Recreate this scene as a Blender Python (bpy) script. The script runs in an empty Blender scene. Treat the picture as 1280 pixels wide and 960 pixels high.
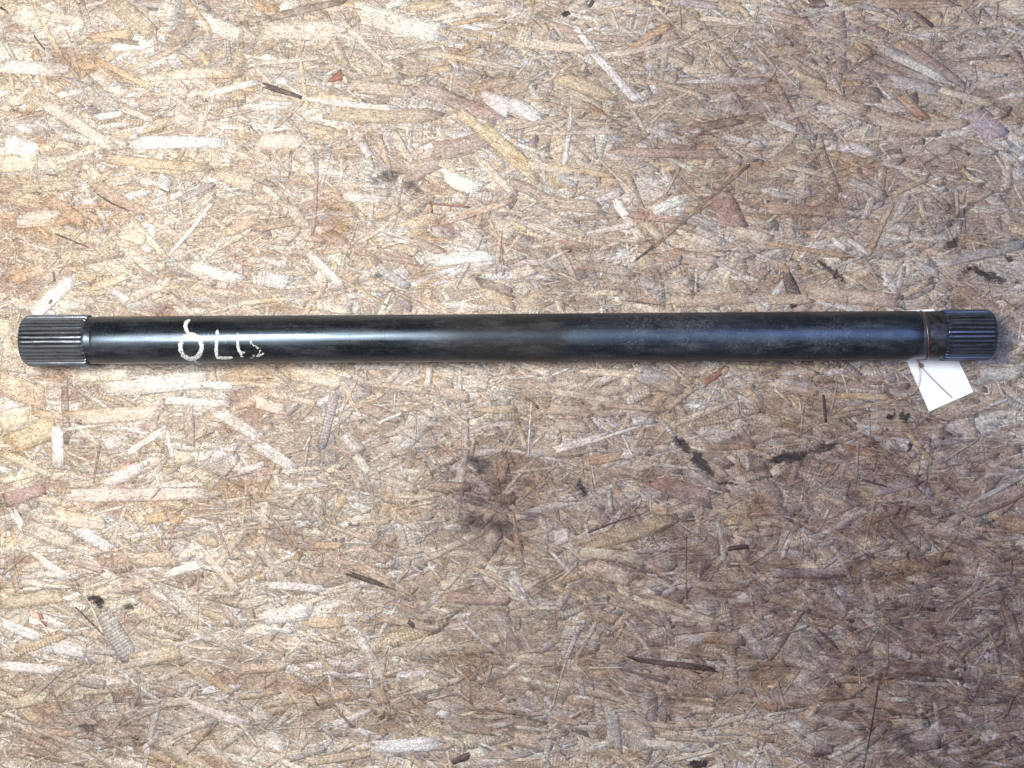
import bpy, math, random
import numpy as np
from mathutils import Vector

random.seed(7)
rng = np.random.default_rng(11)
scene = bpy.context.scene
C = scene.collection
R = math.radians

# ------------------------------------------------------------------ camera
CAM_Z = 1.25                    # metres above the board
FPX = 1499.0                    # focal length in pixels of a 1280 px wide picture
cam_d = bpy.data.cameras.new('camera')
cam_d.sensor_width = 36.0
cam_d.lens = 36.0 * FPX / 1280.0
cam_d.clip_start = 0.05
cam_d.clip_end = 50.0
cam = bpy.data.objects.new('camera', cam_d)
cam.location = (0, 0, CAM_Z)
C.objects.link(cam)
scene.camera = cam

# ------------------------------------------------------------------ world, lamps, exposure
world = bpy.data.worlds.new('World')
scene.world = world
world.use_nodes = True
bg = world.node_tree.nodes['Background']
bg.inputs['Color'].default_value = (0.80, 0.86, 1.0, 1)
bg.inputs['Strength'].default_value = 0.12

def area(name, loc, target, sx, sy, power, col):
    d = bpy.data.lights.new(name, 'AREA')
    d.shape = 'RECTANGLE'
    d.size, d.size_y = sx, sy
    d.energy = power
    d.color = col
    o = bpy.data.objects.new(name, d)
    o.location = loc
    v = Vector(target) - Vector(loc)
    o.rotation_euler = v.to_track_quat('-Z', 'Y').to_euler()
    C.objects.link(o)
    return o

area('ceiling_lamp', (-0.56, 0.21, 1.40), (-0.40, 0.10, 0), 0.66, 0.24, 39.5, (1.0, 0.975, 0.912))
area('doorway_light', (0.74, 0.14, 1.45), (0.36, 0.0, 0), 0.75, 0.55, 11.0, (0.42, 0.54, 1.0))

scene.view_settings.view_transform = 'Standard'
scene.view_settings.look = 'None'
scene.view_settings.exposure = 0.0
scene.view_settings.gamma = 1.0
scene.view_settings.use_curve_mapping = False

# ------------------------------------------------------------------ helpers
def P(px, py, z=0.0):
    """point of the place seen at a pixel of the 1280x960 photograph, at height z"""
    s = (CAM_Z - z) / FPX
    return Vector(((px - 640) * s, (480 - py) * s, z))

MM = 0.001
PX = CAM_Z / FPX                # size of a pixel on the board, metres

def new_mat(name):
    m = bpy.data.materials.new(name)
    m.use_nodes = True
    nt = m.node_tree
    return m, nt, nt.nodes['Principled BSDF']

class NB:
    """small helper for node trees"""
    def __init__(self, nt):
        self.nt = nt
    def n(self, kind, **kw):
        o = self.nt.nodes.new(kind)
        for k, v in kw.items():
            setattr(o, k, v)
        return o
    def l(self, a, b):
        self.nt.links.new(a, b)
    def put(self, sock, v):
        if hasattr(v, 'is_output'):
            self.l(v, sock)
        else:
            sock.default_value = v
    def math(self, op, a, b=None, c=None, clamp=False):
        o = self.n('ShaderNodeMath', operation=op, use_clamp=clamp)
        self.put(o.inputs[0], a)
        if b is not None: self.put(o.inputs[1], b)
        if c is not None: self.put(o.inputs[2], c)
        return o.outputs[0]
    def vmath(self, op, a, b=None):
        o = self.n('ShaderNodeVectorMath', operation=op)
        self.put(o.inputs[0], a)
        if b is not None: self.put(o.inputs[1], b)
        return o.outputs['Value'] if op in ('LENGTH', 'DISTANCE') else o.outputs['Vector']
    def rng(self, v, a, b, c, d, smooth=False):
        o = self.n('ShaderNodeMapRange')
        if smooth: o.interpolation_type = 'SMOOTHSTEP'
        self.put(o.inputs['Value'], v)
        for k, x in zip(('From Min', 'From Max', 'To Min', 'To Max'), (a, b, c, d)):
            self.put(o.inputs[k], x)
        return o.outputs[0]
    def noise(self, vec, scale, detail=2.0, rough=0.5, dist=0.0):
        o = self.n('ShaderNodeTexNoise')
        self.l(vec, o.inputs['Vector'])
        o.inputs['Scale'].default_value = scale
        o.inputs['Detail'].default_value = detail
        o.inputs['Roughness'].default_value = rough
        o.inputs['Distortion'].default_value = dist
        return o
    def mix(self, fac, a, b, blend='MIX'):
        o = self.n('ShaderNodeMix', data_type='RGBA', blend_type=blend)
        self.put(o.inputs['Factor'], fac)
        self.put(o.inputs['A'], a) if False else self.put(o.inputs[6], a)
        self.put(o.inputs[7], b)
        return o.outputs[2]
    def combine(self, x, y, z):
        o = self.n('ShaderNodeCombineXYZ')
        for s, v in zip(o.inputs, (x, y, z)): self.put(s, v)
        return o.outputs[0]
    def sep(self, v):
        o = self.n('ShaderNodeSeparateXYZ')
        self.l(v, o.inputs[0])
        return o.outputs
    def scale(self, v, sx, sy, sz):
        return self.vmath('MULTIPLY', v, (sx, sy, sz))

# ------------------------------------------------------------------ material: wood strands with soiling
# oily black stains: x1, y1, x2, y2 (pixels), half width (px), strength
STAINS = [
    (963, 578, 1008, 565, 9, 1.0), (1000, 568, 1056, 551, 5, .75), (935, 590, 962, 582, 6, .5),
    (893, 601, 925, 606, 3, .75), (925, 606, 985, 592, 3, .65),
    (842, 546, 866, 566, 7, .9), (862, 562, 888, 592, 8, .95), (895, 555, 935, 545, 8, .5),
    (1113, 521, 1114, 522, 7, 1.0), (1129, 514, 1131, 524, 7, 1.0), (1138, 558, 1139, 558, 5, .9), (1176, 547, 1178, 547, 5, .6),
    (722, 597, 733, 622, 5, .85), (594, 575, 606, 588, 13, .66), (606, 600, 625, 618, 12, .45), (575, 628, 610, 622, 9, .42),
    (585, 645, 610, 660, 13, .58), (612, 652, 640, 662, 14, .6), (635, 640, 655, 628, 9, .45), (650, 655, 668, 648, 7, .4), (532, 660, 545, 668, 9, .35),
    (116, 748, 128, 758, 9, .95), (158, 755, 162, 762, 7, .7), (466, 228, 500, 216, 15, .62), (505, 228, 528, 238, 10, .6), (470, 240, 478, 243, 9, .4),
    (1022, 326, 1040, 340, 7, .8), (1038, 338, 1053, 352, 7, .75), (1215, 332, 1238, 350, 7, .9), (1236, 345, 1252, 352, 8, .8),
    (1186, 306, 1196, 300, 10, .75), (1190, 285, 1222, 246, 8, .55), (1258, 320, 1266, 324, 6, .8), (1272, 353, 1280, 352, 5, .7),
    (1056, 368, 1058, 382, 4, .6), (1150, 890, 1157, 906, 7, .75), (1125, 918, 1138, 936, 14, .6), (1175, 932, 1180, 942, 7, .65),
    (1100, 945, 1135, 950, 12, .45), (1200, 905, 1230, 912, 16, .4), (1130, 952, 1200, 957, 14, .3),
    (1020, 890, 1032, 894, 8, .55), (1085, 862, 1100, 880, 6, .4), (1006, 800, 1016, 832, 6, .5), (1252, 730, 1254, 760, 5, .55),
    (1100, 780, 1125, 784, 7, .45), (1160, 792, 1186, 796, 6, .55), (858, 905, 886, 920, 7, .5), (1148, 660, 1128, 655, 12, .35),
    (1268, 680, 1274, 688, 8, .6), (1228, 770, 1245, 785, 9, .5), (862, 956, 884, 955, 5, 1.0), (930, 684, 916, 682, 5, .6), (910, 665, 911, 690, 4, .5),
    (105, 908, 117, 916, 9, .55), (40, 890, 48, 892, 5, .4), (170, 880, 176, 882, 5, .55), (280, 942, 298, 946, 8, .35),
    (470, 342, 478, 346, 6, .6), (590, 345, 606, 352, 9, .5), (690, 352, 712, 360, 22, .38), (860, 350, 880, 362, 9, .55), (862, 368, 866, 372, 6, .55),
    (525, 340, 538, 346, 8, .45), (438, 332, 452, 350, 14, .3), (340, 525, 345, 530, 7, .45), (366, 528, 372, 530, 8, .4), (294, 568, 298, 572, 6, .55),
    (345, 588, 352, 590, 5, .6), (260, 618, 272, 624, 7, .4), (18, 137, 22, 140, 4, .6), (255, 124, 257, 126, 4, .7), (48, 241, 54, 243, 4, .6),
    (90, 280, 94, 288, 6, .45), (172, 168, 174, 176, 6, .45), (290, 48, 300, 54, 7, .4), (215, 14, 224, 18, 6, .35),
    (1230, 33, 1234, 37, 4, .7), (988, 54, 991, 56, 4, .8), (1032, 68, 1040, 82, 4, .6), (1048, 96, 1055, 94, 3, .7), (1000, 106, 1006, 110, 5, .5),
    (1198, 58, 1206, 60, 5, .5), (700, 17, 712, 20, 6, .65), (704, 388, 710, 380, 7, .5), (370, 860, 420, 905, 10, .25),
    (478, 900, 500, 905, 12, .4), (700, 430, 702, 445, 4, .3), (925, 470, 935, 490, 7, .35), (872, 470, 862, 476, 5, .5), (750, 505, 758, 510, 5, .6),
    (1060, 480, 1015, 490, 8, .25), (1012, 482, 1014, 486, 5, .5), (740, 745, 745, 750, 7, .4), (760, 747, 764, 750, 5, .6), (826, 800, 828, 812, 4, .4),
    (750, 868, 735, 905, 3, .5), (820, 875, 838, 866, 4, .25),
]
# broad soft soiling: cx, cy, rx, ry, strength
GRIME = [
    (1215, 850, 340, 270, .87), (150, 880, 230, 110, .30), (1010, 720, 300, 220, .55), (1160, 560, 200, 130, .5), (615, 628, 95, 80, .85), (480, 560, 160, 90, .30), (150, 905, 130, 55, .40),
    (345, 640, 110, 55, .30), (960, 480, 300, 130, .30), (700, 350, 110, 60, .30), (1120, 70, 260, 90, .25), (560, 95, 160, 60, .22),
    (850, 140, 200, 110, .25), (700, 860, 300, 130, .38), (480, 700, 220, 90, .22), (1240, 300, 120, 140, .34), (310, 40, 90, 40, .2),
    (980, 660, 420, 230, .42), (720, 800, 330, 200, .38), (1050, 120, 380, 170, .26), (1060, 330, 300, 120, .26), (640, 560, 200, 110, .25),
    (1000, 250, 250, 120, .22), (800, 620, 220, 110, .28), (420, 890, 140, 60, .25),
]

def build_wood_material(name, stains):
    m, nt, bsdf = new_mat(name)
    b = NB(nt)
    at = lambda nm: b.n('ShaderNodeAttribute', attribute_name=nm)
    ta = at('tint')
    tint = ta.outputs['Color']
    grain = at('grain').outputs['Vector']
    size = b.sep(at('strand_size').outputs['Vector'])       # 1/rim along, 1/rim across, rib
    place = b.sep(at('place').outputs['Vector'])            # where on the strand, and how much grime lies here
    pos = b.n('ShaderNodeNewGeometry').outputs['Position']
    # grain streaks along each strand
    g1 = b.noise(b.scale(grain, 26, 620, 1), 1.0, 3, .7).outputs['Fac']
    g2 = b.noise(b.scale(grain, 210, 1500, 1), 1.0, 2, .65).outputs['Fac']
    v = b.math('MULTIPLY', b.rng(g1, .3, .7, .70, 1.20), b.rng(g2, .3, .7, .62, 1.28))
    # ribs left by the flaker's knife and growth rings on some strands
    gs = b.sep(grain)
    ph = b.math('ADD', b.math('MULTIPLY', gs[0], 1900.0), b.math('MULTIPLY', g1, 7.0))
    rib = b.rng(b.math('SINE', ph), -1, .2, .62, 1.0)
    rib = b.math('ADD', b.math('MULTIPLY', rib, size[2]), b.math('SUBTRACT', 1.0, size[2]))
    v = b.math('MULTIPLY', v, rib)
    # crushed fibre of the pressed face: runs over the strands and blurs their colours into one another
    fb = b.noise(b.scale(pos, 1, 1.35, 1), 95, 5, .72, 1.1)
    sp = b.noise(pos, 470, 3, .75, .5).outputs['Fac']
    base = b.mix(b.noise(pos, 21, 3, .6).outputs['Fac'], (.71, .60, .465, 1), (.48, .37, .295, 1))
    col = b.mix(b.math('MULTIPLY', b.rng(fb.outputs['Fac'], .36, .62, .08, .80), ta.outputs['Alpha'], clamp=True), tint, base)
    # flakes of different woods press their tone into wide soft patches
    wide = b.noise(b.scale(pos, 1, 2.1, 1), 9.5, 4, .62, .5)
    wc = b.sep(wide.outputs['Color'])
    col = b.mix(b.rng(wc[0], .52, .72, 0, .72, True), col, b.mix(1.0, col, (.90, .73, .53, 1), 'MULTIPLY'))
    col = b.mix(b.rng(wc[1], .50, .68, 0, .80, True), col, b.mix(1.0, col, (.76, .64, .60, 1), 'MULTIPLY'))
    col = b.mix(b.rng(wc[2], .52, .70, 0, .40, True), col, (.80, .745, .65, 1))
    # thin dark cracks between the fibres
    rg = b.math('ABSOLUTE', b.math('SUBTRACT', b.sep(fb.outputs['Color'])[0], .5))
    crack = b.rng(rg, 0, .018, .46, 1.0)
    rg2 = b.math('ABSOLUTE', b.math('SUBTRACT', b.sep(fb.outputs['Color'])[2], .47))
    crack2 = b.rng(rg2, 0, .014, .52, 1.0)
    v = b.math('MULTIPLY', v, b.math('MULTIPLY', crack, crack2))
    # dirt and the shade of the gaps, coloured in along parts of each strand's rim
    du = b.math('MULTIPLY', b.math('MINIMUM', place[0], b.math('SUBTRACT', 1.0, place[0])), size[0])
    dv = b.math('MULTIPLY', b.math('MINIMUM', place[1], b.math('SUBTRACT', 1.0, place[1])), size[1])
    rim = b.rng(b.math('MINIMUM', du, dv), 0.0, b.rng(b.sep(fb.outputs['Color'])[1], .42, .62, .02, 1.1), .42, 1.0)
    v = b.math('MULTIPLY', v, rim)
    v = b.math('MULTIPLY', v, b.rng(sp, .34, .66, .60, 1.30))
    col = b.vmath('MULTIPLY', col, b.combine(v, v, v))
    # pale scuffs where the surface is torn open
    sc = b.noise(b.scale(pos, 1, 1.4, 1), 300, 3, .75, .8).outputs['Fac']
    col = b.mix(b.rng(sc, .61, .71, 0, .50), col, (.76, .71, .63, 1))
    # broad grime, patchy
    gn = b.noise(b.scale(pos, 1, 1.5, 1), 38, 5, .72, .4).outputs['Fac']
    gr = b.math('MULTIPLY', place[2], b.rng(gn, .34, .62, .55, 1.22), clamp=True)
    gr = b.math('ADD', gr, b.rng(b.noise(pos, 19, 5, .7).outputs['Fac'], .52, .74, 0, .36), clamp=True)
    col = b.mix(gr, col, b.mix(1.0, col, (.335, .272, .288, 1), 'MULTIPLY'))
    # black oil spots soaked into the fibres
    if stains:
        flat = b.vmath('MULTIPLY', pos, (1, 1, 0))
        sn = b.noise(flat, 70, 5, .75)
        swarp = b.vmath('ADD', flat, b.vmath('MULTIPLY', b.vmath('SUBTRACT', sn.outputs['Color'], (.5, .5, .5)), (.034, .022, 0)))
        tot = None
        for i, (x1, y1, x2, y2, w, s) in enumerate(stains):
            if i and i % 6 == 0:            # chained, so that the shader compiler takes the spots a few at a time
                swarp = b.vmath('ADD', swarp, b.vmath('MULTIPLY', b.combine(tot, tot, tot), (1e-9, 1e-9, 0)))
            p, q = P(x1, y1), P(x2, y2)
            mp = b.n('ShaderNodeMapping', vector_type='TEXTURE')
            b.l(swarp, mp.inputs[0])
            c = (p + q) / 2
            dd = q - p
            mp.inputs['Location'].default_value = (c.x, c.y, 0)
            mp.inputs['Rotation'].default_value = (0, 0, math.atan2(dd.y, dd.x))
            mp.inputs['Scale'].default_value = (dd.length / 2 + w * PX, w * PX, 1)
            k = b.rng(b.vmath('LENGTH', mp.outputs[0]), .35, 1.15, s, 0, True)
            tot = k if tot is None else b.math('MAXIMUM', tot, k)
        fib = b.noise(b.scale(grain, 60, 900, 1), 1.0, 3, .75).outputs['Fac']
        cov = b.math('ADD', tot, b.math('MULTIPLY', b.math('SUBTRACT', fib, .5), 1.25))
        cov = b.math('ADD', cov, b.math('MULTIPLY', b.math('SUBTRACT', sp, .5), 1.2))
        cov = b.math('MULTIPLY', b.rng(cov, .26, .80, 0, 1), b.math('MINIMUM', b.math('MULTIPLY', tot, 1.8), .95))
        col = b.mix(cov, col, (.034, .026, .026, 1))
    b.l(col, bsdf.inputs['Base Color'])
    b.l(b.rng(g1, .3, .7, .50, .72), bsdf.inputs['Roughness'])
    bsdf.inputs['Specular IOR Level'].default_value = .28
    bp = b.n('ShaderNodeBump')
    bp.inputs['Strength'].default_value = .45
    bp.inputs['Distance'].default_value = .0004
    b.l(b.math('ADD', b.math('ADD', g1, sp), b.math('MULTIPLY', b.math('MULTIPLY', crack, rib), 1.2)), bp.inputs['Height'])
    b.l(bp.outputs[0], bsdf.inputs['Normal'])
    return m

WOOD = build_wood_material('pressed_wood_strands', [])
WOOD_OILED = build_wood_material('oil_stained_wood_strands', STAINS)

def soiling(x, y):
    """how much grime lies on the board at a place"""
    px, py = x / PX + 640, 480 - y / PX
    g = np.zeros_like(px)
    for cx, cy, rx, ry, s in GRIME:
        d = np.sqrt(((px - cx) / rx) ** 2 + ((py - cy) / ry) ** 2)
        t = np.clip((1.2 - d) / 1.0, 0, 1)
        g = 1 - (1 - g) * (1 - s * t * t * (3 - 2 * t))
    return np.clip(g, 0, 1)

def oiled(x, y):
    """True where an oil spot comes near"""
    px, py = x / PX + 640, 480 - y / PX
    m = np.zeros(px.shape, bool)
    for x1, y1, x2, y2, w, s in STAINS:
        dx, dy = x2 - x1, y2 - y1
        t = np.clip(((px - x1) * dx + (py - y1) * dy) / max(1e-6, dx * dx + dy * dy), 0, 1)
        m |= np.hypot(px - x1 - t * dx, py - y1 - t * dy) < w * 1.3 + 26
    return m

# ------------------------------------------------------------------ wood strand geometry
def strand_arrays(cx, cy, L, W, ang, z0, tint, rib, nu, nv, tilt, bend=None, tap=None, thick=.0005, local=False, ragged=.16, blur=1.0):
    """N thin warped chips with torn ends; returns vertices, quads and per-vertex attributes"""
    N = len(cx)
    u = np.linspace(0, 1, nu)[None, :, None]
    v = np.linspace(-.5, .5, nv)[None, None, :]
    L3, W3 = L[:, None, None], W[:, None, None]
    if tap is None:
        tap = np.where(rng.random((N, 2)) < .25, rng.uniform(.2, .7, (N, 2)), rng.uniform(.8, 1.0, (N, 2)))
    ta, tb = tap[:, 0][:, None, None], tap[:, 1][:, None, None]
    prof = (1 - (1 - ta) * (1 - u) ** 2.2) * (1 - (1 - tb) * u ** 2.2)
    edge = 1 + rng.normal(0, ragged, (N, nu, nv)) * .6
    y = v * W3 * prof * edge
    x = (u - .5) * L3 + np.zeros((N, nu, nv))
    endj = rng.normal(0, 1, (N, nu, nv)) * np.minimum(W3 * .6, L3 * .14)
    mask = np.zeros((1, nu, 1)); mask[:, 0] = 1; mask[:, -1] = 1
    slant = rng.normal(0, .8, (N, 1, 1)) * v * W3
    lim = L3 / (nu - 1) * .45
    x = x + mask * np.clip(endj + slant, -lim, lim)
    if bend is None:
        bend = rng.normal(0, .016, N)
    y = y + bend[:, None, None] * L3 * (4 * u * (1 - u) - .66)
    z = (z0[:, None, None] + rng.normal(0, 1, (N, 1, 1)) * tilt * (u - .5) * 2 + rng.normal(0, 1, (N, 1, 1)) * tilt * v * 2
         + rng.normal(0, tilt * .35, (N, nu, nv)))
    ca, sa = np.cos(ang)[:, None, None], np.sin(ang)[:, None, None]
    if local:
        X, Y = x, y
    else:
        X = cx[:, None, None] + x * ca - y * sa
        Y = cy[:, None, None] + x * sa + y * ca
    top = np.stack([X, Y, z], -1).reshape(N, nu * nv, 3)
    idx = np.arange(nu * nv).reshape(nu, nv)
    rimi = np.concatenate([idx[:-1, 0], idx[-1, :-1], idx[1:, -1][::-1], idx[0, 1:][::-1]])   # boundary walk
    low = top[:, rimi].copy(); low[..., 2] -= thick
    verts = np.concatenate([top, low], 1)
    nvt = verts.shape[1]
    q = [(idx[i, j], idx[i + 1, j], idx[i + 1, j + 1], idx[i, j + 1]) for i in range(nu - 1) for j in range(nv - 1)]
    nr = len(rimi)
    base = nu * nv
    for k in range(nr):
        k2 = (k + 1) % nr
        q.append((rimi[k], base + k, base + k2, rimi[k2]))
    q = np.array(q, dtype=np.int64)
    faces = (q[None] + (np.arange(N) * nvt)[:, None, None]).reshape(-1, 4)
    off = rng.uniform(0, 40, (N, 1, 2))
    g = np.stack([np.broadcast_to((u - .5) * L3, (N, nu, nv)), np.broadcast_to(v * W3, (N, nu, nv))], -1).reshape(N, nu * nv, 2) + off
    g = np.concatenate([g, g[:, rimi]], 1)
    g = np.concatenate([g, np.zeros((N, nvt, 1))], 2)
    pl = np.stack([np.broadcast_to(u, (N, nu, nv)), np.broadcast_to(v + .5, (N, nu, nv))], -1).reshape(N, nu * nv, 2)
    pl = np.concatenate([pl, pl[:, rimi]], 1)
    pl = np.concatenate([pl, np.zeros((N, nvt, 1))], 2)
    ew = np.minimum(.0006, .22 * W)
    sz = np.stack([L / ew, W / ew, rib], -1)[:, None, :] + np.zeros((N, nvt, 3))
    tn = np.concatenate([tint, np.full((N, 1), blur)], 1)[:, None, :] + np.zeros((N, nvt, 4))
    return verts.reshape(-1, 3), faces, g.reshape(-1, 3), pl.reshape(-1, 3), sz.reshape(-1, 3), tn.reshape(-1, 4)

def strand_mesh(name, chunks, at=(0, 0, 0)):
    V = np.concatenate([c[0] for c in chunks])
    o, F = 0, []
    for c in chunks:
        F.append(c[1] + o); o += len(c[0])
    F = np.concatenate(F)
    ca, sa = math.cos(at[2]), math.sin(at[2])
    wx, wy = at[0] + V[:, 0] * ca - V[:, 1] * sa, at[1] + V[:, 0] * sa + V[:, 1] * ca
    PLC = np.concatenate([c[3] for c in chunks]); PLC[:, 2] = soiling(wx, wy)
    fm = oiled(wx, wy)[F].any(1)
    me = bpy.data.meshes.new(name)
    me.vertices.add(len(V)); me.vertices.foreach_set('co', V.astype(np.float32).ravel())
    me.loops.add(len(F) * 4); me.loops.foreach_set('vertex_index', F.astype(np.int32).ravel())
    me.polygons.add(len(F)); me.polygons.foreach_set('loop_start', np.arange(0, len(F) * 4, 4, dtype=np.int32))
    me.update(calc_edges=True)
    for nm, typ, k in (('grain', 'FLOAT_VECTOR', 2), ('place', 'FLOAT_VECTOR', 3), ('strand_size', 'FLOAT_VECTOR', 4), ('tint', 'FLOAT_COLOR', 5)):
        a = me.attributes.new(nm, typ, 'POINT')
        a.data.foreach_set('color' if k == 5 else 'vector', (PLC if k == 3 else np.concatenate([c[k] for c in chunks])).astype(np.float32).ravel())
    if len(F) < 100 and fm.any(): fm[:] = True
    me.materials.append(WOOD)
    if fm.any():
        me.materials.append(WOOD_OILED)
        me.polygons.foreach_set('material_index', fm.astype(np.int32))
    return me

COL = {
    'W': (.82, .77, .70), 'C': (.72, .625, .495), 'Y': (.65, .51, .33), 'T': (.54, .425, .315), 'K': (.57, .44, .335), 'P': (.44, .34, .295),
    'B': (.28, .21, .18), 'O': (.54, .35, .21), 'R': (.36, .165, .12), 'Q': (.47, .33, .285), 'D': (.075, .055, .058), 'V': (.135, .085, .09),
    'G': (.53, .50, .48), 'L': (.45, .41, .42), 'X': (.02, .018, .018),
}

# ------------------------------------------------------------------ the board
BOARD_W, BOARD_H = 1.9, 1.25
def build_board():
    x, y, t = BOARD_W / 2, BOARD_H / 2, .018
    nx, ny = 60, 40
    V = [(-x + 2 * x * i / nx, -y + 2 * y * j / ny, 0) for j in range(ny + 1) for i in range(nx + 1)]
    F = [(j * (nx + 1) + i, j * (nx + 1) + i + 1, (j + 1) * (nx + 1) + i + 1, (j + 1) * (nx + 1) + i) for j in range(ny) for i in range(nx)]
    n = len(V)
    V += [(-x, -y, 0), (x, -y, 0), (x, y, 0), (-x, y, 0), (-x, -y, -t), (x, -y, -t), (x, y, -t), (-x, y, -t)]
    F += [(n, n + 4, n + 5, n + 1), (n + 1, n + 5, n + 6, n + 2), (n + 2, n + 6, n + 7, n + 3), (n + 3, n + 7, n + 4, n), (n + 7, n + 6, n + 5, n + 4)]
    V = np.array(V, float); F = np.array(F)
    g = V.copy(); g[:, 2] = 0
    pl = np.full((len(V), 3), .5)
    sz = np.zeros((len(V), 3)); sz[:, :2] = 1000
    tn = np.tile([.34, .26, .20, 1.0], (len(V), 1))
    o = bpy.data.objects.new('osb_board', strand_mesh('osb_board', [(V, F, g, pl, sz, tn)]))
    C.objects.link(o)
    o['kind'] = 'structure'
    o['label'] = 'soiled pressed chip board under the steel shaft'
    return o
BOARD = build_board()

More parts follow.
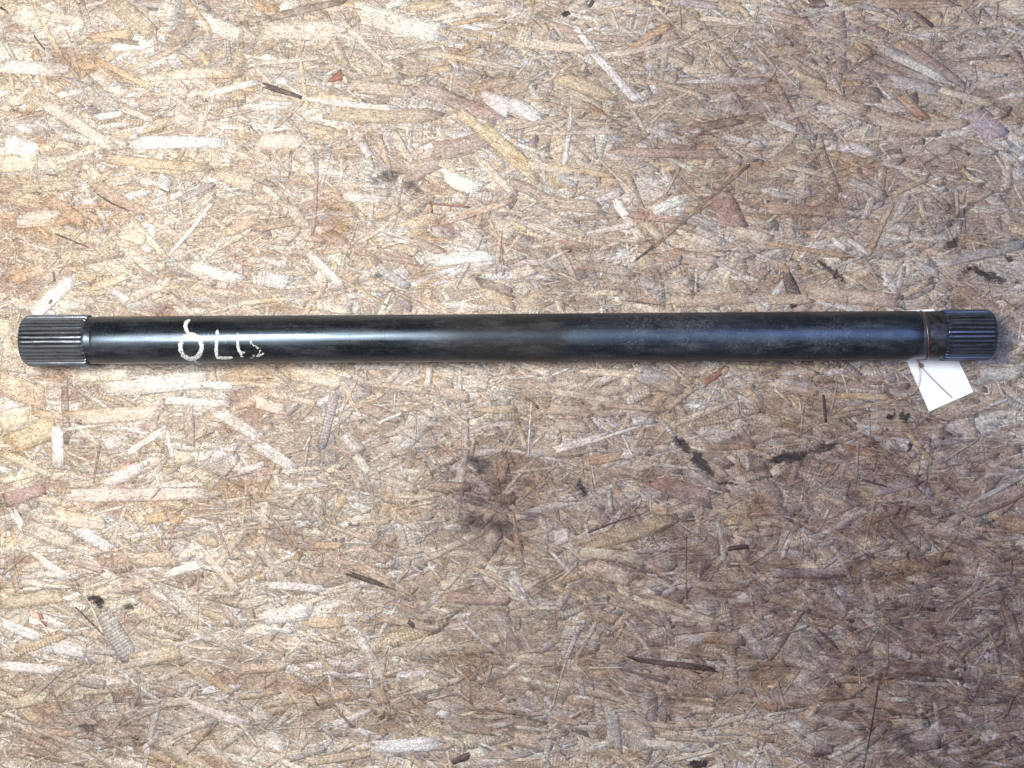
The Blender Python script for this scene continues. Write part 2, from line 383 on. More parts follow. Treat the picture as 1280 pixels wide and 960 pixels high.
# the strands that can be picked out in the photograph: x1 y1 x2 y2 width colour (pixels), optional: taper a, taper b, bend, rib
HAND = """
41 3 76 70 7 Y|76 70 102 103 5 T .8 .3|100 0 113 38 10 P|140 0 188 40 26 T|0 82 82 88 18 W|9 75 17 120 7 T|42 44 56 62 2 D|45 122 145 187 16 C|55 137 62 166 3 P
175 178 285 178 17 W|205 82 235 122 14 T|143 60 190 54 11 W|120 75 190 110 9 Y|112 49 165 40 13 Y|235 3 265 42 10 Y|258 118 322 102 9 W|250 65 262 82 10 Y|213 93 300 90 15 C|193 35 196 66 6 P
0 9 11 16 3 D|120 147 152 142 9 W|148 134 190 150 8 C|192 150 218 134 3 B|5 178 45 192 26 W|20 15 60 25 30 C|52 20 130 28 14 C|245 20 300 45 22 W|300 35 320 52 14 C|262 150 316 138 4 P|175 55 140 50 6 B
440 14 552 43 27 W 1 1 0 0|320 38 430 37 26 C 1 1 0 0|425 24 502 100 6 C|437 70 444 45 6 T|412 102 430 92 12 R .3 1|331 107 374 121 8 D .8 .5|516 107 630 150 19 Q|574 138 622 180 12 Y 1 1 0|608 165 672 221 19 Y 1 1 0
540 192 616 172 25 P 1 .8 .06|498 236 548 198 20 P .6 1 -.08|415 142 545 146 21 T|385 124 490 136 11 W .5 .5|445 108 515 115 17 C|525 64 640 86 9 C|556 32 628 20 8 O .5 .4|508 12 560 4 12 Y|340 22 425 2 10 B|588 112 640 100 12 T
602 118 642 138 24 W .5|320 80 405 72 6 C|545 22 640 6 9 C|318 4 345 16 16 O|493 165 512 200 10 C|358 145 395 192 5 P|430 95 434 104 6 C|325 128 365 130 5 W|320 178 380 176 22 C|345 160 378 128 5 T
717 31 742 64 9 W|744 68 797 128 11 W|689 27 706 50 5 C|640 52 738 62 14 C|646 38 664 44 20 C 1 1 0 1|790 58 842 28 15 O .4 .5|758 70 852 52 8 C|700 96 768 122 22 Y .8 .5|736 128 775 157 3 B|658 167 780 165 6 C|640 160 705 146 8 T|640 128 676 150 19 W
890 68 912 92 16 T .8 .4|895 100 962 103 11 G|765 190 900 193 13 Q|924 8 940 26 8 T|875 22 948 32 8 C|763 12 774 40 4 C|730 178 748 198 4 C|736 10 742 0 5 D|703 19 712 16 6 D|895 5 925 10 14 Y|849 5 850 38 4 T|845 2 900 8 11 G|945 58 968 84 5 C
875 160 925 150 12 B|740 170 745 200 5 L|810 165 790 178 10 T|686 30 720 40 9 Q|700 45 790 50 9 P|1010 1 1034 6 16 V .9 .3|1141 14 1167 34 6 V .5 .8|1100 5 1195 4 13 T|1005 42 1055 46 7 Y|968 20 1012 29 11 T
1066 54 1090 66 11 O|1090 70 1165 102 9 P|1090 55 1182 101 12 W|1128 54 1200 104 17 Q .8 .5|1112 99 1172 114 16 G|1050 105 1078 104 8 O|1050 95 1086 96 7 T|1000 102 1090 148 20 K .9 1 .05|1075 138 1170 168 20 K 1 .7 .05|1127 120 1157 150 14 O
1160 158 1208 154 14 K|1074 128 1126 138 5 W .3 .3 -.1|968 80 1000 112 3 C|1212 140 1250 172 32 L|1175 112 1245 132 11 C|1232 82 1282 86 17 K|965 150 998 164 10 W|995 92 1032 108 11 Y|1052 94 1092 68 4 B|1185 76 1262 70 4 B|960 66 1010 60 13 T|1068 6 1105 14 7 L
118 230 188 270 14 K 1 .8 .05|118 241 159 264 2.5 D .3 .3 .05|183 270 230 299 10 T|215 316 266 254 5 W|24 236 96 231 13 T|134 199 258 210 13 Y|69 292 112 310 2.5 D .5 .3|92 348 38 397 19 W|12 352 58 334 15 Y|165 274 207 322 10 C|24 276 72 272 22 W|58 248 108 280 20 T
280 292 322 274 13 K|67 340 69 352 2.5 D|62 380 65 375 3.5 D|243 334 302 350 17 W|208 367 246 396 9 C|168 334 198 354 11 P|225 250 265 230 10 L|150 290 180 300 18 C|115 360 160 345 10 C|270 215 320 235 18 C|0 205 45 200 24 C|160 375 215 350 14 C
552 218 598 236 21 W .6 .9 .08|598 198 642 242 11 C|543 282 642 250 11 T .5|452 319 532 334 4 B .3 .4|409 261 423 262 4 B|328 226 345 233 9 B .9 .2|396 205 392 288 6 P|365 258 380 284 15 C|320 287 367 278 9 T|450 304 486 280 6 C|472 334 508 358 13 G
538 326 616 319 17 W|598 352 642 366 12 B|608 367 642 380 15 Y|528 374 562 391 9 Y|535 254 585 259 3 R|540 266 538 252 3 R|384 314 432 362 11 W|318 346 362 354 19 W 1 1 0 1|500 308 522 316 11 K|625 292 621 338 6 T|515 300 555 316 12 P|470 270 500 262 10 T|430 245 480 250 12 W|395 380 440 390 12 C
690 206 772 222 10 Y .5 .5|748 198 796 246 3.5 C|768 250 804 302 11 W 1 1 0|718 274 782 269 9 B .4 .6|778 267 852 276 11 Q|813 266 854 247 14 W|738 291 792 281 9 W .4|898 236 918 285 34 Q .6 1|792 327 818 308 4 D .3|814 311 938 204 5 B|774 375 832 382 2.5 V .3 .3
838 378 942 372 17 T|678 252 752 260 18 T|838 318 894 330 21 K|825 336 852 325 11 G 1 1 0 1|640 228 692 252 14 Q|856 262 876 262 9 Y|918 290 962 300 17 C|945 348 960 336 16 Q .5 .5|660 205 720 215 10 C|720 330 790 340 13 P|700 300 735 310 8 K|640 345 668 335 16 C|850 210 830 245 4 T
958 261 1066 266 13 K|1084 320 1112 260 9 T|958 304 1062 321 8 O .6 .5|1060 299 1086 318 9 W .6 .5|1040 299 1058 312 9 W|980 334 996 379 19 V .35 .9|974 330 986 340 10 O .5 .5|962 241 1004 250 9 G 1 .2|1134 302 1138 280 2.5 B|1015 366 1120 376 21 K|984 208 1042 222 7 C|1170 332 1282 304 15 G .5
1060 225 1105 245 12 G|1145 330 1175 345 12 L|1120 240 1160 222 9 T|1195 240 1197 270 5 C|958 375 1015 374 14 K
124 486 256 475 23 W 1 1 0|92 523 208 515 19 C 1 1 0|205 500 294 505 11 W|72 537 73 582 15 W 1 1 0|0 564 60 593 12 C .9 .6|12 556 66 534 31 Y|84 620 257 617 18 W|85 606 122 604 9 C|193 608 252 605 6 W|132 606 178 582 19 W .5|160 566 207 536 8 W|209 540 216 573 6 W
218 574 238 570 21 C .9 .4|235 512 239 562 14 P|273 514 322 546 17 W|0 478 56 500 30 Y|0 528 36 520 30 C|125 558 117 602 3 B|258 521 302 528 9 T|0 602 44 592 8 C|188 626 201 610 2.5 B|255 482 292 482 11 W|0 628 62 610 21 Q .9 .5|300 590 330 580 10 W|95 470 165 468 18 C
420 486 402 560 13 G|446 476 428 512 3 C|429 544 446 566 10 W|444 568 462 592 12 W|318 502 354 512 15 W|360 464 432 480 21 C|458 479 542 490 8 K|537 459 535 483 9 W|583 480 612 479 21 C .4 .6|594 512 642 512 11 Y .5|322 554 368 586 17 W|379 564 389 544 3 W|318 626 424 608 6 T
552 490 584 496 15 K|554 508 586 532 6 C|631 574 626 602 12 T|420 634 432 620 13 Y|520 560 560 600 4 L|540 548 590 590 4 T|470 530 505 515 5 W|480 600 520 612 13 K|455 510 500 525 16 P
880 479 906 461 9 R|903 468 910 459 7 O|688 489 768 501 9 C|684 510 742 516 15 K|798 464 852 490 22 L|733 504 834 513 8 K|696 562 756 545 11 W|748 549 802 532 4 W|793 559 840 553 2.5 B .6 .3|778 544 791 572 3 W|644 520 656 546 2.5 B|664 504 660 572 2.2 W|658 584 707 602 6 P .4
735 577 778 569 13 O|812 600 892 626 27 Q .5 .8|828 516 868 484 8 K|812 636 836 640 13 Y|648 627 684 594 2.5 T|730 462 800 470 10 C|650 455 690 468 11 C|860 590 900 610 12 L|696 530 735 535 16 C|640 590 690 585 5 C|760 612 765 640 7 G|812 618 814 640 3 W
1048 494 1112 497 9 Y|1053 513 1152 494 5 K|1054 559 1100 569 13 O .6 .5|1029 494 1032 526 3.5 D|1079 600 1107 608 2.5 D|1180 577 1222 549 4 G|1220 628 1282 592 8 G|1053 468 1060 492 2.5 W|1208 642 1284 610 21 P|1072 555 1070 600 4 G|1005 500 1000 545 3 G|995 460 1020 470 12 T|1220 470 1280 465 18 G|1090 615 1150 600 14 L
15 638 36 670 11 W|138 679 142 716 3 P|49 766 58 782 7 R .4 .3|95 759 130 794 2.5 D .5 .4|0 778 46 796 13 W|130 768 162 822 24 G|64 809 104 816 14 W|0 802 26 821 3 C|55 772 82 784 9 W|18 816 82 794 11 Y|4 717 32 694 4 T|38 688 82 722 12 W .4|162 700 218 699 20 K|33 658 92 682 21 C|98 662 142 690 17 W|268 650 286 692 4 P|253 690 302 742 10 C
248 713 247 784 2.5 T|168 826 222 814 21 Y|203 720 252 704 13 W .5|65 645 130 655 20 C|180 650 210 645 14 Y|0 755 85 745 16 T|90 700 130 712 12 Q|280 760 300 785 9 P
437 717 492 736 9 D .6 .1|428 699 494 734 9 T|448 684 488 702 15 Q|328 772 388 764 21 W|382 780 428 777 16 Y .4 .8|333 731 402 736 11 W|393 682 428 682 9 Y|370 700 376 690 9 O|338 642 374 692 3 T|510 776 518 783 6 D|556 746 642 751 15 Q|588 709 634 726 9 Y .4|495 728 512 710 5 K|338 744 352 756 2.5 B|320 722 332 720 9 K|330 800 356 816 8 K|470 770 540 785 11 K
735 665 804 641 2.5 V .8 .3|722 684 838 652 26 Y .5 .7 0 .5|658 671 712 689 5 Q|693 673 711 668 19 W|668 731 702 714 3 B|696 729 724 701 5 C|803 750 898 779 16 C .6 .3|800 740 858 760 6 Y .4|763 750 828 779 9 P|838 790 902 784 9 P|792 824 891 836 8 V .8 .9|721 791 707 826 6 W|707 826 689 888 3 C|857 668 858 747 2.2 B|728 690 802 699 15 C
738 706 792 726 21 C|908 686 937 683 6 D|896 636 948 660 11 Y|833 810 902 822 8 P|882 796 928 800 17 K|742 766 772 776 15 K|690 660 650 670 8 C|868 730 930 735 10 T
1020 785 1046 809 5 V .3 .5|1004 662 1020 702 4 G|988 744 1068 788 7 T|963 652 1000 661 11 T|1148 668 1149 686 5 G 1 .2|1240 648 1284 660 22 O .5|1030 655 1092 696 5 T|1118 833 1198 842 18 B|1073 829 1075 868 3 G|1109 798 1109 836 3 G|958 716 1042 717 13 L|1258 758 1276 822 14 P|960 745 1010 760 14 T|1190 660 1240 690 6 L|1060 745 1095 765 13 G
33 878 77 836 8 P|74 851 113 833 6 T .8 .2|65 861 79 892 4 B .6 .2|148 908 202 884 6 P|198 859 218 868 10 Q|228 876 308 906 13 W .6|272 903 234 942 4 B|300 904 322 934 5 C|243 834 294 868 10 Y|0 832 76 838 13 W|0 907 25 916 3.5 B|148 832 188 824 13 C|205 880 240 875 12 C|90 875 105 870 6 W|20 880 60 870 15 C
408 874 442 909 4 B|413 907 462 888 9 W|398 951 462 941 11 T|443 947 464 941 8 K|462 934 544 930 18 W|565 953 586 944 10 D .5 .8|416 872 438 866 13 K|608 884 644 892 5 B|518 917 547 894 3 K|600 929 622 938 3.5 W|560 905 620 915 13 P|470 860 480 880 15 Y
636 889 682 904 3 B|688 895 728 906 13 K .4 .3|764 886 770 940 18 G|826 921 892 926 11 B .4 .3|864 957 882 956 7 D|848 906 888 904 9 K|943 874 964 886 9 O|922 908 948 873 3 G|640 922 674 930 18 K|840 950 900 935 6 C|1018 940 1042 935 17 V .7 .5|1022 868 1038 848 2.5 C|1092 878 1148 890 13 K|958 880 972 886 10 O|1079 962 1098 858 1.8 D|1140 930 1175 925 22 G|1105 925 1160 905 8 G|1250 910 1285 905 13 P
"""

SMALL_HAND = []
def add_hand_strands():
    k = 0
    items = [s.split() for line in HAND.strip().splitlines() for s in line.split('|')]
    shown = lambda f: math.hypot(float(f[2]) - float(f[0]), float(f[3]) - float(f[1])) * float(f[4])
    items.sort(key=shown, reverse=True)
    for f in items:
        x1, y1, x2, y2, w = map(float, f[:5])
        ex = [float(t) for t in f[6:]]
        p, q = P(x1, y1), P(x2, y2)
        c, d = (p + q) / 2, q - p
        L, W = d.length, w * PX
        tint = np.array(COL[f[5]]) * rng.uniform(.90, 1.08) * (1 + rng.normal(0, .02, 3))
        if f[5] in 'WC' and w >= 15: broad = .00016
        else: broad = .00004
        tap = np.array([[ex[0] if len(ex) > 0 else rng.uniform(.85, 1), ex[1] if len(ex) > 1 else rng.uniform(.75, 1)]])
        bend = np.array([-ex[2] if len(ex) > 2 else rng.normal(0, .010)])
        rib = np.array([ex[3] if len(ex) > 3 else (1.0 if rng.random() < .05 and W > .008 and f[5] not in 'WCD' else 0.0)])
        # long thin splinters sit on top of broad flakes
        z = .00054 + .00022 * (1 - min(1, W / .022)) + rng.uniform(0, .00006) + broad
        if k >= 300:                    # past the limit for single parts: joined into the stuff
            SMALL_HAND.append(strand_arrays(np.array([c.x]), np.array([c.y]), np.array([L]), np.array([W]), np.array([math.atan2(d.y, d.x)]),
                                            np.array([z + .00005]), tint[None], rib, 7, 3, .00003, bend=bend, tap=tap, ragged=.07, blur=(.25 if f[5] in 'DVXRW' else .66)))
            k += 1
            continue
        a = strand_arrays(np.zeros(1), np.zeros(1), np.array([L]), np.array([W]), np.zeros(1), np.zeros(1), tint[None], rib, 6, 4, .00005,
                          bend=bend, tap=tap, local=True, ragged=.06, blur=(.25 if f[5] in 'DVXRW' else .66))
        o = bpy.data.objects.new('wood_strand', strand_mesh('wood_strand', [a], (c.x, c.y, math.atan2(d.y, d.x))))
        o.location = (c.x, c.y, z)
        o.rotation_euler = (0, 0, math.atan2(d.y, d.x))
        o.parent = BOARD
        C.objects.link(o)
        k += 1
    return k

def random_tints(n, x, y, spread):
    f = soiling(x, y)
    clean = np.array([COL[k] for k in 'WWWWCCCCTKGY'])
    dirty = np.array([COL[k] for k in 'GGTKPKCQLTCW']) * .95
    ci, di = rng.integers(0, len(clean), n), rng.integers(0, len(dirty), n)
    pick = (rng.random(n) < (.20 + .6 * f))[:, None]
    t = np.where(pick, dirty[di], clean[ci])
    t = t * np.exp(rng.normal(0, spread, (n, 1))) * (1 + rng.normal(0, .012, (n, 3)))
    return np.clip(t, .015, .82)

def band(n, lo, hi, wlo, whi, zlo, zhi, nu, nv, tilt, spread, thick, rx=.80, ry=.595, ribp=.05, dark=0.0):
    x, y = rng.uniform(-rx, rx, n), rng.uniform(-ry, ry, n)
    L = np.exp(rng.uniform(math.log(lo), math.log(hi), n)) * MM
    W = np.minimum(np.exp(rng.uniform(math.log(wlo), math.log(whi), n)) * MM, L * .45)
    a = np.where(rng.random(n) < .66, rng.normal(-.10, .40, n), rng.uniform(-1.57, 1.57, n))
    z = rng.uniform(zlo, zhi, n) * MM
    t = random_tints(n, x, y, spread)
    if dark:
        k = rng.random(n) < dark
        t[k] = np.array(COL['D']) * rng.uniform(.7, 2.0, (k.sum(), 1))
    rib = (rng.random(n) < ribp).astype(float)
    return strand_arrays(x, y, L, W, a, z, t, rib, nu, nv, tilt * MM, thick=thick * MM)

n_hand = add_hand_strands()
chunks = [
    band(1700, 50, 140, 10, 28, .10, .34, 7, 3, .05, .14, .5, ribp=.12),
    band(6000, 18, 70, 3.0, 11, .22, .55, 6, 3, .08, .17, .5, ribp=.09),
    band(12500, 7, 32, .9, 3.6, .35, .66, 4, 2, .07, .17, .4, dark=.03),
    band(19000, 1.8, 9, .35, .95, .45, .80, 3, 2, .05, .30, .3, dark=.12),
]
st = bpy.data.objects.new('wood_strands', strand_mesh('wood_strands', chunks + SMALL_HAND))
st.parent = BOARD
st['kind'] = 'stuff'
C.objects.link(st)

# ------------------------------------------------------------------ steel materials
def steel_material(name, crest=False):
    m, nt, bsdf = new_mat(name)
    b = NB(nt)
    tc = b.n('ShaderNodeTexCoord').outputs['Object']
    fine = b.noise(b.scale(tc, 1200, 260, 260), 1.0, 3, .7).outputs['Fac']       # lathe lines round the shaft
    blot = b.noise(b.scale(tc, 9, 40, 40), 1.0, 5, .65).outputs['Fac']
    spk = b.noise(tc, 900, 2, .6).outputs['Fac']
    along = b.noise(b.scale(tc, 6, 420, 420), 1.0, 3, .6).outputs['Fac']         # handling scratches along it
    col = b.mix(b.rng(blot, .35, .7, 0, 1), (.0035, .0035, .004, 1), (.012, .012, .013, 1))
    # powdery rust-grey bloom near the middle and right of the shaft
    xs = b.sep(tc)[0]
    mid = b.math('MULTIPLY', b.rng(xs, -.10, .02, 0, 1, True), b.rng(xs, .28, .42, 1, .25, True))
    patch = b.rng(b.noise(b.scale(tc, 26, 30, 30), 1.0, 4, .7).outputs['Fac'], .46, .62, 0, 1, True)
    speck = b.rng(b.noise(b.scale(tc, 520, 420, 420), 1.0, 4, .8).outputs['Fac'], .50, .62, 0, 1)
    dust = b.math('MULTIPLY', b.math('MULTIPLY', mid, patch), speck)
    col = b.mix(b.math('MULTIPLY', dust, .42), col, (.17, .17, .18, 1))
    col = b.mix(b.rng(spk, .63, .70, 0, .5), col, (.16, .16, .17, 1))
    # dull brownish film on the middle stretch, ending at a faint seam
    film = b.math('MULTIPLY', b.rng(xs, -.095, -.03, 0, 1, True), b.rng(b.math('ADD', xs, b.math('MULTIPLY', fine, .003)), .046, .062, 1, 0))
    film = b.math('MULTIPLY', film, b.rng(blot, .25, .55, .55, 1))
    col = b.mix(b.math('MULTIPLY', film, .75), col, (.030, .026, .024, 1))
    b.l(b.rng(film, 0, 1, 1.0, .28), bsdf.inputs['Specular IOR Level'])
    ro = b.math('ADD', b.rng(blot, .32, .68, .19, .42), b.math('MULTIPLY', mid, .13))
    ro = b.math('ADD', ro, b.rng(fine, .3, .7, -.05, .06))
    ro = b.math('ADD', ro, b.rng(along, .35, .65, -.05, .07))
    haze = b.rng(b.noise(b.scale(tc, 22, 70, 70), 1.0, 6, .75).outputs['Fac'], .50, .72, 0, 1)
    col = b.mix(b.math('MULTIPLY', haze, b.math('MULTIPLY', .55, spk)), col, (.15, .15, .155, 1))
    bump_h = b.math('ADD', b.math('MULTIPLY', fine, .5), b.math('ADD', b.math('MULTIPLY', along, .4), b.math('MULTIPLY', spk, .5)))
    if crest:
        w = b.n('ShaderNodeAttribute', attribute_name='wear').outputs['Fac']
        w = b.math('MULTIPLY', w, b.rng(b.noise(b.scale(tc, 60, 500, 500), 1.0, 3, .7).outputs['Fac'], .35, .6, .15, 1))
        col = b.mix(w, col, (.24, .245, .265, 1))
        b.l(b.math('MULTIPLY', w, .85), bsdf.inputs['Metallic'])
        ro = b.math('ADD', ro, -.03)
    b.l(col, bsdf.inputs['Base Color'])
    b.l(ro, bsdf.inputs['Roughness'])
    bsdf.inputs['Specular IOR Level'].default_value = 1.0
    bsdf.inputs['Specular Tint'].default_value = (.60, .77, 1.0, 1)      # blued by the heat treatment
    bp = b.n('ShaderNodeBump')
    bp.inputs['Strength'].default_value = .25
    bp.inputs['Distance'].default_value = .0002
    b.l(bump_h, bp.inputs['Height'])
    b.l(bp.outputs[0], bsdf.inputs['Normal'])
    return m

STEEL = steel_material('blackened_steel')
SPLINE = steel_material('worn_spline_steel', True)

m_band, nt, bs = new_mat('polished_band_steel')
bs.inputs['Base Color'].default_value = (.035, .038, .045, 1)
bs.inputs['Roughness'].default_value = .30
bs.inputs['Specular IOR Level'].default_value = .8

m_oil, nt, bs = new_mat('oily_neck_steel')
b = NB(nt)
tc = b.n('ShaderNodeTexCoord').outputs['Object']
b.l(b.mix(b.rng(b.noise(tc, 160, 4, .7).outputs['Fac'], .4, .62, 0, 1), (.006, .006, .007, 1), (.034, .034, .036, 1)), bs.inputs['Base Color'])
b.l(b.rng(b.noise(tc, 220, 3, .7).outputs['Fac'], .3, .7, .3, .6), bs.inputs['Roughness'])

# ------------------------------------------------------------------ the shaft
SPX = FPX / (CAM_Z - .0275)             # pixels per metre at the shaft's axis
R_SPL = .0262
R_L, R_R = .0243, .0250
AX_Z = .0008 + R_SPL
SH_Y = (480 - 422.2) / SPX
SHX = lambda px: (px - 640) / SPX       # pixel -> position along the shaft

shaft = bpy.data.objects.new('axle_shaft', None)
shaft.empty_display_size = .05
shaft.location = (0, SH_Y, AX_Z - R_SPL)
shaft.rotation_euler = (0, 0, R(.34))
C.objects.link(shaft)
shaft['label'] = 'long blackened steel axle shaft with splined ends lying on the chip board'
shaft['category'] = 'axle shaft'

def mesh_obj(name, V, F, mat, parent=None, smooth=True, attr=None):
    me = bpy.data.meshes.new(name)
    me.from_pydata([tuple(v) for v in V], [], [tuple(f) for f in F])
    if attr is not None:
        a = me.attributes.new('wear', 'FLOAT', 'POINT')
        a.data.foreach_set('value', np.array(attr, np.float32))
    me.validate(); me.update()
    if smooth:
        me.polygons.foreach_set('use_smooth', [True] * len(me.polygons))
    me.materials.append(mat)
    o = bpy.data.objects.new(name, me)
    if parent is not None: o.parent = parent
    C.objects.link(o)
    return o

def lathe(name, prof, mat, n=128, caps=(False, False)):
    """surface of revolution about the shaft's axis; prof = [(x, r)...]"""
    V, F = [], []
    for x, r in prof:
        for k in range(n):
            t = 2 * math.pi * k / n
            V.append((x, r * math.sin(t), R_SPL + r * math.cos(t)))
    for i in range(len(prof) - 1):
        for k in range(n):
            k2 = (k + 1) % n
            F.append((i * n + k, (i + 1) * n + k, (i + 1) * n + k2, i * n + k2))
    if caps[0]: F.append(tuple(range(n)))
    if caps[1]: F.append(tuple((len(prof) - 1) * n + k for k in range(n - 1, -1, -1)))
    return mesh_obj(name, V, F, mat, shaft)

def body_r(px):
    t = min(1, max(0, (px - 500) / 600))
    return R_L + (R_R - R_L) * t * t * (3 - 2 * t)

prof = [(SHX(121), body_r(115) - .0005), (SHX(123.5), body_r(115) - .0001)]
prof += [(SHX(p), body_r(p)) for p in np.linspace(125, 1144.5, 70)]
prof += [(SHX(1145.4), R_R - .0003)]
lathe('shaft_body', prof, STEEL)
lathe('neck_collar', [(SHX(109), .0236), (SHX(113), .0243), (SHX(116), R_L - .0004), (SHX(122), R_L - .00045)], STEEL)
lathe('polished_band', [(SHX(1144.5), R_R - .0004), (SHX(1152.5), R_R - .0003), (SHX(1153.3), R_R - .0009)], m_band)
lathe('neck_collar', [(SHX(1152.5), R_R - .0007), (SHX(1158), R_R - .0006), (SHX(1168), R_R - .0003), (SHX(1178), R_R - .0004), (SHX(1181), R_R - .0016)], m_oil)

def splined_end(px_end, px_run0, px_run1, sgn):
    """involute-like spline: teeth as geometry, grooves running out towards the neck, chamfered end face with a centre hole"""
    NT, sub = 36, 10
    pts = []                                    # tooth shape: 0 groove .. 1 crest
    for k in range(NT * sub):
        ph = (k % sub) / sub
        d = abs(ph - .5) * 2                    # 0 at crest centre
        h = 1.0 if d < .42 else (0.0 if d > .86 else 1 - (d - .42) / .44)
        pts.append((2 * math.pi * k / (NT * sub), h))
    xe = SHX(px_end)
    x0, x1 = SHX(px_run0), SHX(px_run1)
    root, crest = R_SPL - .0023, R_SPL
    ch = .0044
    stations = [(xe, crest - ch * .95, root - ch * .6), (xe - sgn * ch * .12, crest - ch * .62, root - ch * .4), (xe - sgn * ch * .34, crest - ch * .36, root - ch * .15),
                (xe - sgn * ch * .75, crest - ch * .13, root), (xe - sgn * ch * 1.3, crest, root)]
    for t in np.linspace(.1, 1, 7):
        stations.append((xe - sgn * ch * 1.3 + (x0 - (xe - sgn * ch * 1.3)) * t, crest, root))
    for t in (.25, .5, .75, 1.0):
        stations.append((x0 + (x1 - x0) * t, crest - .0013 * t * t, root + (.0246 - .0004 - root) * (t ** 1.5)))
    n = len(pts)
    rj = [random.gauss(0, .00005) for _ in range(NT)]
    runj = [random.uniform(-.0016, .0016) for _ in range(NT)]
    V, F, W = [], [], []
    for i, (x, rc, rr) in enumerate(stations):
        for k, (t, h) in enumerate(pts):
            tooth = k // sub
            r = rr + (rc - rr) * h + rj[tooth] * h
            xx = x + (runj[tooth] if i >= len(stations) - 4 and i < len(stations) - 1 else 0)
            V.append((xx, r * math.sin(t), R_SPL + r * math.cos(t)))
            W.append(min(1, max(0, (h - .45) * 1.9)) * (.95 if sgn < 0 else .22) * (1 if i < len(stations) - 4 else .35))
    for i in range(len(stations) - 1):
        for k in range(n):
            k2 = (k + 1) % n
            f = (i * n + k, (i + 1) * n + k, (i + 1) * n + k2, i * n + k2)
            F.append(f if sgn < 0 else f[::-1])
    # end face: ring in to a drilled centre
    last = 0
    for r, dx in ((.0205, 0), (.0060, 0), (.0030, .004), (.0002, .006)):
        o = len(V)
        for k, (t, h) in enumerate(pts):
            V.append((xe - sgn * dx, r * math.sin(t), R_SPL + r * math.cos(t))); W.append(.3)
        for k in range(n):
            k2 = (k + 1) % n
            f = (last + k, last + k2, o + k2, o + k)
            F.append(f if sgn < 0 else f[::-1])
        last = o
    o = mesh_obj('splined_end', V, F, SPLINE, shaft, smooth=False, attr=W)
    return o

splined_end(32.5, 109, 113.5, -1)
splined_end(1237.5, 1182, 1175.5, 1)

# ------------------------------------------------------------------ hand-painted figures on the shaft
m_paint, nt, bs = new_mat('worn_white_paint')
b = NB(nt)
tc = b.n('ShaderNodeTexCoord').outputs['Object']
wear = b.n('ShaderNodeAttribute', attribute_name='wear').outputs['Fac']
pn = b.noise(b.scale(tc, 700, 500, 500), 1.0, 4, .7).outputs['Fac']
b.l(b.rng(b.math('SUBTRACT', pn, wear), -.02, .06, 0, 1), bs.inputs['Alpha'])
b.l(b.mix(b.rng(b.noise(tc, 420, 3, .6).outputs['Fac'], .35, .65, 0, 1), (.42, .42, .415, 1), (.70, .695, .67, 1)), bs.inputs['Base Color'])
bs.inputs['Roughness'].default_value = .7

def paint(name, strokes):
    """brush strokes wrapped on the round of the shaft: each a list of (px, py), width px, wear 0..1"""
    V, F, Wr = [], [], []
    for pts, w, wr in strokes:
        # resample
        seg = [Vector(p) for p in pts]
        out = []
        for a, c in zip(seg[:-1], seg[1:]):
            m = max(2, int((c - a).length / 1.2))
            out += [a + (c - a) * (i / m) for i in range(m)]
        out.append(seg[-1])
        closed = (seg[0] - seg[-1]).length < .1
        o0, na = len(V), 5
        N = len(out)
        for i, p in enumerate(out):
            t = (out[(i + 1) % N if closed else min(i + 1, N - 1)] - out[i - 1 if (i or closed) else 0])
            if t.length < 1e-6: t = Vector((1, 0))
            t.normalize(); nrm = Vector((-t.y, t.x))
            endf = 1 if closed else min(1, .45 + .55 * min(i, N - 1 - i) / 2.5)
            ww = w * 1.0 * endf * (1 + random.gauss(0, .07))
            for j in range(na):
                q = p + nrm * ((j / (na - 1) - .5) * ww + random.gauss(0, .12))
                th = 0.0
                for _ in range(4):
                    zz = AX_Z + R_L * math.cos(th)
                    w_ = P(q.x, q.y, zz)
                    x = w_.x
                    th = math.asin(max(-.985, min(.985, (w_.y - SH_Y - x * math.tan(R(.34))) / R_L)))
                r = R_L + (.00022 if 0 < j < na - 1 else .00006)
                V.append((x, r * math.sin(th), R_SPL + r * math.cos(th)))
                Wr.append(wr + .03 + (.10 if j in (0, na - 1) else 0))
        for i in range(N - 1):
            for j in range(na - 1):
                a = o0 + i * na + j
                F.append((a, a + na, a + na + 1, a + 1))
    return mesh_obj(name, V, F, m_paint, shaft, attr=Wr)

ell = [(238.6 + 13.3 * math.cos(t), 433.4 + 15.2 * math.sin(t)) for t in np.linspace(0, 2 * math.pi, 29)]
paint('painted_figure', [(ell, 6.0, .36), ([(236, 418), (232.5, 411), (231.5, 406), (233.5, 402.5), (237.5, 399.5)], 4.6, .30), ([(242, 450), (244.5, 452), (248, 454.5)], 2.4, .42)])
paint('painted_figure', [([(272, 412.5), (270.8, 424), (270, 436), (271, 447)], 4.4, .36), ([(270, 447), (280, 447.5), (291, 447)], 3.6, .34), ([(264, 428.5), (273, 427), (283, 428.5)], 3.2, .54)])
paint('painted_figure', [([(297.3, 416.5), (296.8, 427), (298.2, 437), (302, 444)], 3.6, .34), ([(299, 441), (304, 441), (306.5, 440)], 3.6, .42), ([(300, 444.5), (304, 446)], 3.2, .45)])
paint('painted_figure', [([(329, 420), (322, 420.5), (314, 424), (313.5, 429), (319, 433.5), (325, 436.5), (324.5, 442)], 3.0, .46), ([(330, 441.5), (324, 444), (320, 446)], 3.8, .44), ([(320, 443), (314, 446.5), (313, 447.5)], 4.6, .50)])

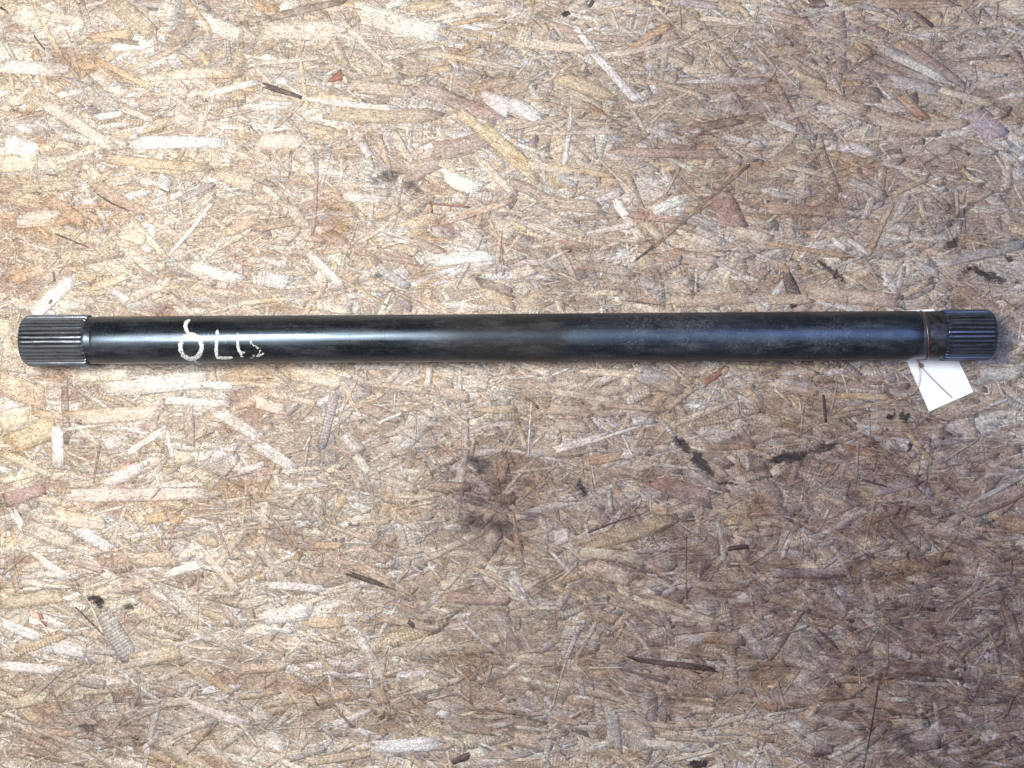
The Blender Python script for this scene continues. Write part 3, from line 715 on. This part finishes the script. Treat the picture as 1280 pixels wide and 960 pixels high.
# ------------------------------------------------------------------ paper tag
m_paper, nt, bs = new_mat('white_card')
b = NB(nt)
tc = b.n('ShaderNodeTexCoord').outputs['Object']
b.l(b.mix(b.rng(b.noise(tc, 60, 4, .6).outputs['Fac'], .3, .7, 0, 1), (.78, .80, .79, 1), (.86, .87, .86, 1)), bs.inputs['Base Color'])
bs.inputs['Roughness'].default_value = .75

def build_tag():
    # corner pixels: far left, far right (behind the shaft), near right, near left
    A, B, Cc, D = P(1106, 390, .0014), P(1167, 386, .0014), P(1217, 490, .0014), P(1161.5, 514.5, .0014)
    nu, nv = 10, 22
    top = []
    for j in range(nv + 1):
        for i in range(nu + 1):
            u, v = i / nu, j / nv
            p = (A * (1 - u) + B * u) * (1 - v) + (D * (1 - u) + Cc * u) * v
            z = .0011 + .0022 * max(0, v - .55) ** 2 * 4 * (.4 + .6 * u) + .0001 * math.sin(9 * u + 4 * v)
            p = p * ((CAM_Z - z) / (CAM_Z - .0014)); p.z = z
            top.append(p)
    origin = Vector((top[len(top) // 2].x, top[len(top) // 2].y, .0009))
    th = .0003
    V = [p - origin for p in top] + [p - origin - Vector((0, 0, th)) for p in top]
    n, r = len(top), nu + 1
    # punched hole for the wire: leave one quad out
    hp = P(1148, 456, .0014)
    best = min(((i, j) for j in range(nv) for i in range(nu)), key=lambda ij: (top[ij[1] * r + ij[0]] - hp).length)
    F = []
    for j in range(nv):
        for i in range(nu):
            a = j * r + i
            if (i, j) == best:
                F += [(a, a + n, a + n + 1, a + 1), (a + 1, a + 1 + n, a + r + 1 + n, a + r + 1), (a + r + 1, a + r + 1 + n, a + r + n, a + r), (a + r, a + r + n, a + n, a)]
                continue
            F += [(a, a + r, a + r + 1, a + 1), (n + a, n + a + 1, n + a + r + 1, n + a + r)]
    for i in range(nu):
        F += [(i, i + 1, n + i + 1, n + i), (nv * r + i, n + nv * r + i, n + nv * r + i + 1, nv * r + i + 1)]
    for j in range(nv):
        F += [(j * r, n + j * r, n + (j + 1) * r, (j + 1) * r), (j * r + nu, (j + 1) * r + nu, n + (j + 1) * r + nu, n + j * r + nu)]
    o = mesh_obj('paper_tag', V, F, m_paper, None, smooth=False)
    o.location = origin
    o['label'] = 'blank white paper tag tucked under the right end of the shaft'
    o['category'] = 'tag'
build_tag()

# ------------------------------------------------------------------ copper tie wire
m_cu, nt, bs = new_mat('thin_copper_wire')
b = NB(nt)
tc = b.n('ShaderNodeTexCoord').outputs['Object']
b.l(b.mix(b.rng(b.noise(tc, 130, 3, .6).outputs['Fac'], .35, .65, 0, 1), (.34, .17, .11, 1), (.56, .33, .23, 1)), bs.inputs['Base Color'])
bs.inputs['Metallic'].default_value = .85
bs.inputs['Roughness'].default_value = .36

def tube(name, pts, rad, mat, n=8):
    # Catmull-Rom through the points, then a round section swept along it
    P4 = [pts[0]] + pts + [pts[-1]]
    path = []
    for i in range(1, len(P4) - 2):
        p0, p1, p2, p3 = P4[i - 1:i + 3]
        m = max(2, int((p2 - p1).length / .0012))
        for k in range(m):
            t = k / m
            path.append(.5 * ((2 * p1) + (p2 - p0) * t + (2 * p0 - 5 * p1 + 4 * p2 - p3) * t * t + (3 * p1 - p0 - 3 * p2 + p3) * t ** 3))
    path.append(pts[-1])
    o0 = path[0].copy()
    V, F = [], []
    up = Vector((0, 0, 1))
    prev = None
    for i, p in enumerate(path):
        t = (path[min(i + 1, len(path) - 1)] - path[max(i - 1, 0)]).normalized()
        s = t.cross(up) if prev is None else prev - t * prev.dot(t)
        if s.length < 1e-5: s = t.cross(Vector((1, 0, 0)))
        s.normalize(); prev = s
        w = s.cross(t)
        for k in range(n):
            a = 2 * math.pi * k / n
            V.append(p - o0 + (s * math.cos(a) + w * math.sin(a)) * rad)
    for i in range(len(path) - 1):
        for k in range(n):
            k2 = (k + 1) % n
            F.append((i * n + k, i * n + k2, (i + 1) * n + k2, (i + 1) * n + k))
    F += [tuple(range(n - 1, -1, -1)), tuple((len(path) - 1) * n + k for k in range(n))]
    o = mesh_obj(name, V, F, mat, None)
    o.location = o0
    return o

def build_wire():
    pts = [P(1190, 497, .0042), P(1176, 484, .0050), P(1162, 470, .0052), P(1151.5, 459, .0050), P(1148.5, 455, .0062), P(1147, 452, .0060)]
    # round the shaft, clinging to it: from the near side over the top and back underneath
    cs, sn = math.cos(R(.34)), math.sin(R(.34))
    rr = R_R + .0002
    for d in np.linspace(-112, 222, 26):
        t = R(d)
        side = math.sin(t)
        x = SHX(1155.0) - .0028 * side - .0045 * max(0, math.cos(t))
        y = rr * side
        z = AX_Z + rr * math.cos(t)
        z = max(z, .0012)
        pts.append(Vector((x * cs - y * sn, SH_Y + x * sn + y * cs, z)))
    pts += [P(1147, 450, .0030), P(1149.5, 455, .0040), P(1147.5, 458, .0058), P(1149.5, 463, .0056), P(1149, 472, .0054), P(1147, 482, .0056), P(1142, 491, .0052), P(1133, 497, .0040), P(1123, 500, .0032), P(1115, 497, .0034),
            P(1109, 489, .0040), P(1104, 475, .0044), P(1098, 463, .0040), P(1092, 452, .0032), P(1086, 444, .0022), P(1078, 438, .0014)]
    o = tube('tie_wire', pts, .00040, m_cu)
    o['label'] = 'thin copper wire looped round the shaft and over the white tag'
    o['category'] = 'wire'
build_wire()
print('hand strands', n_hand)
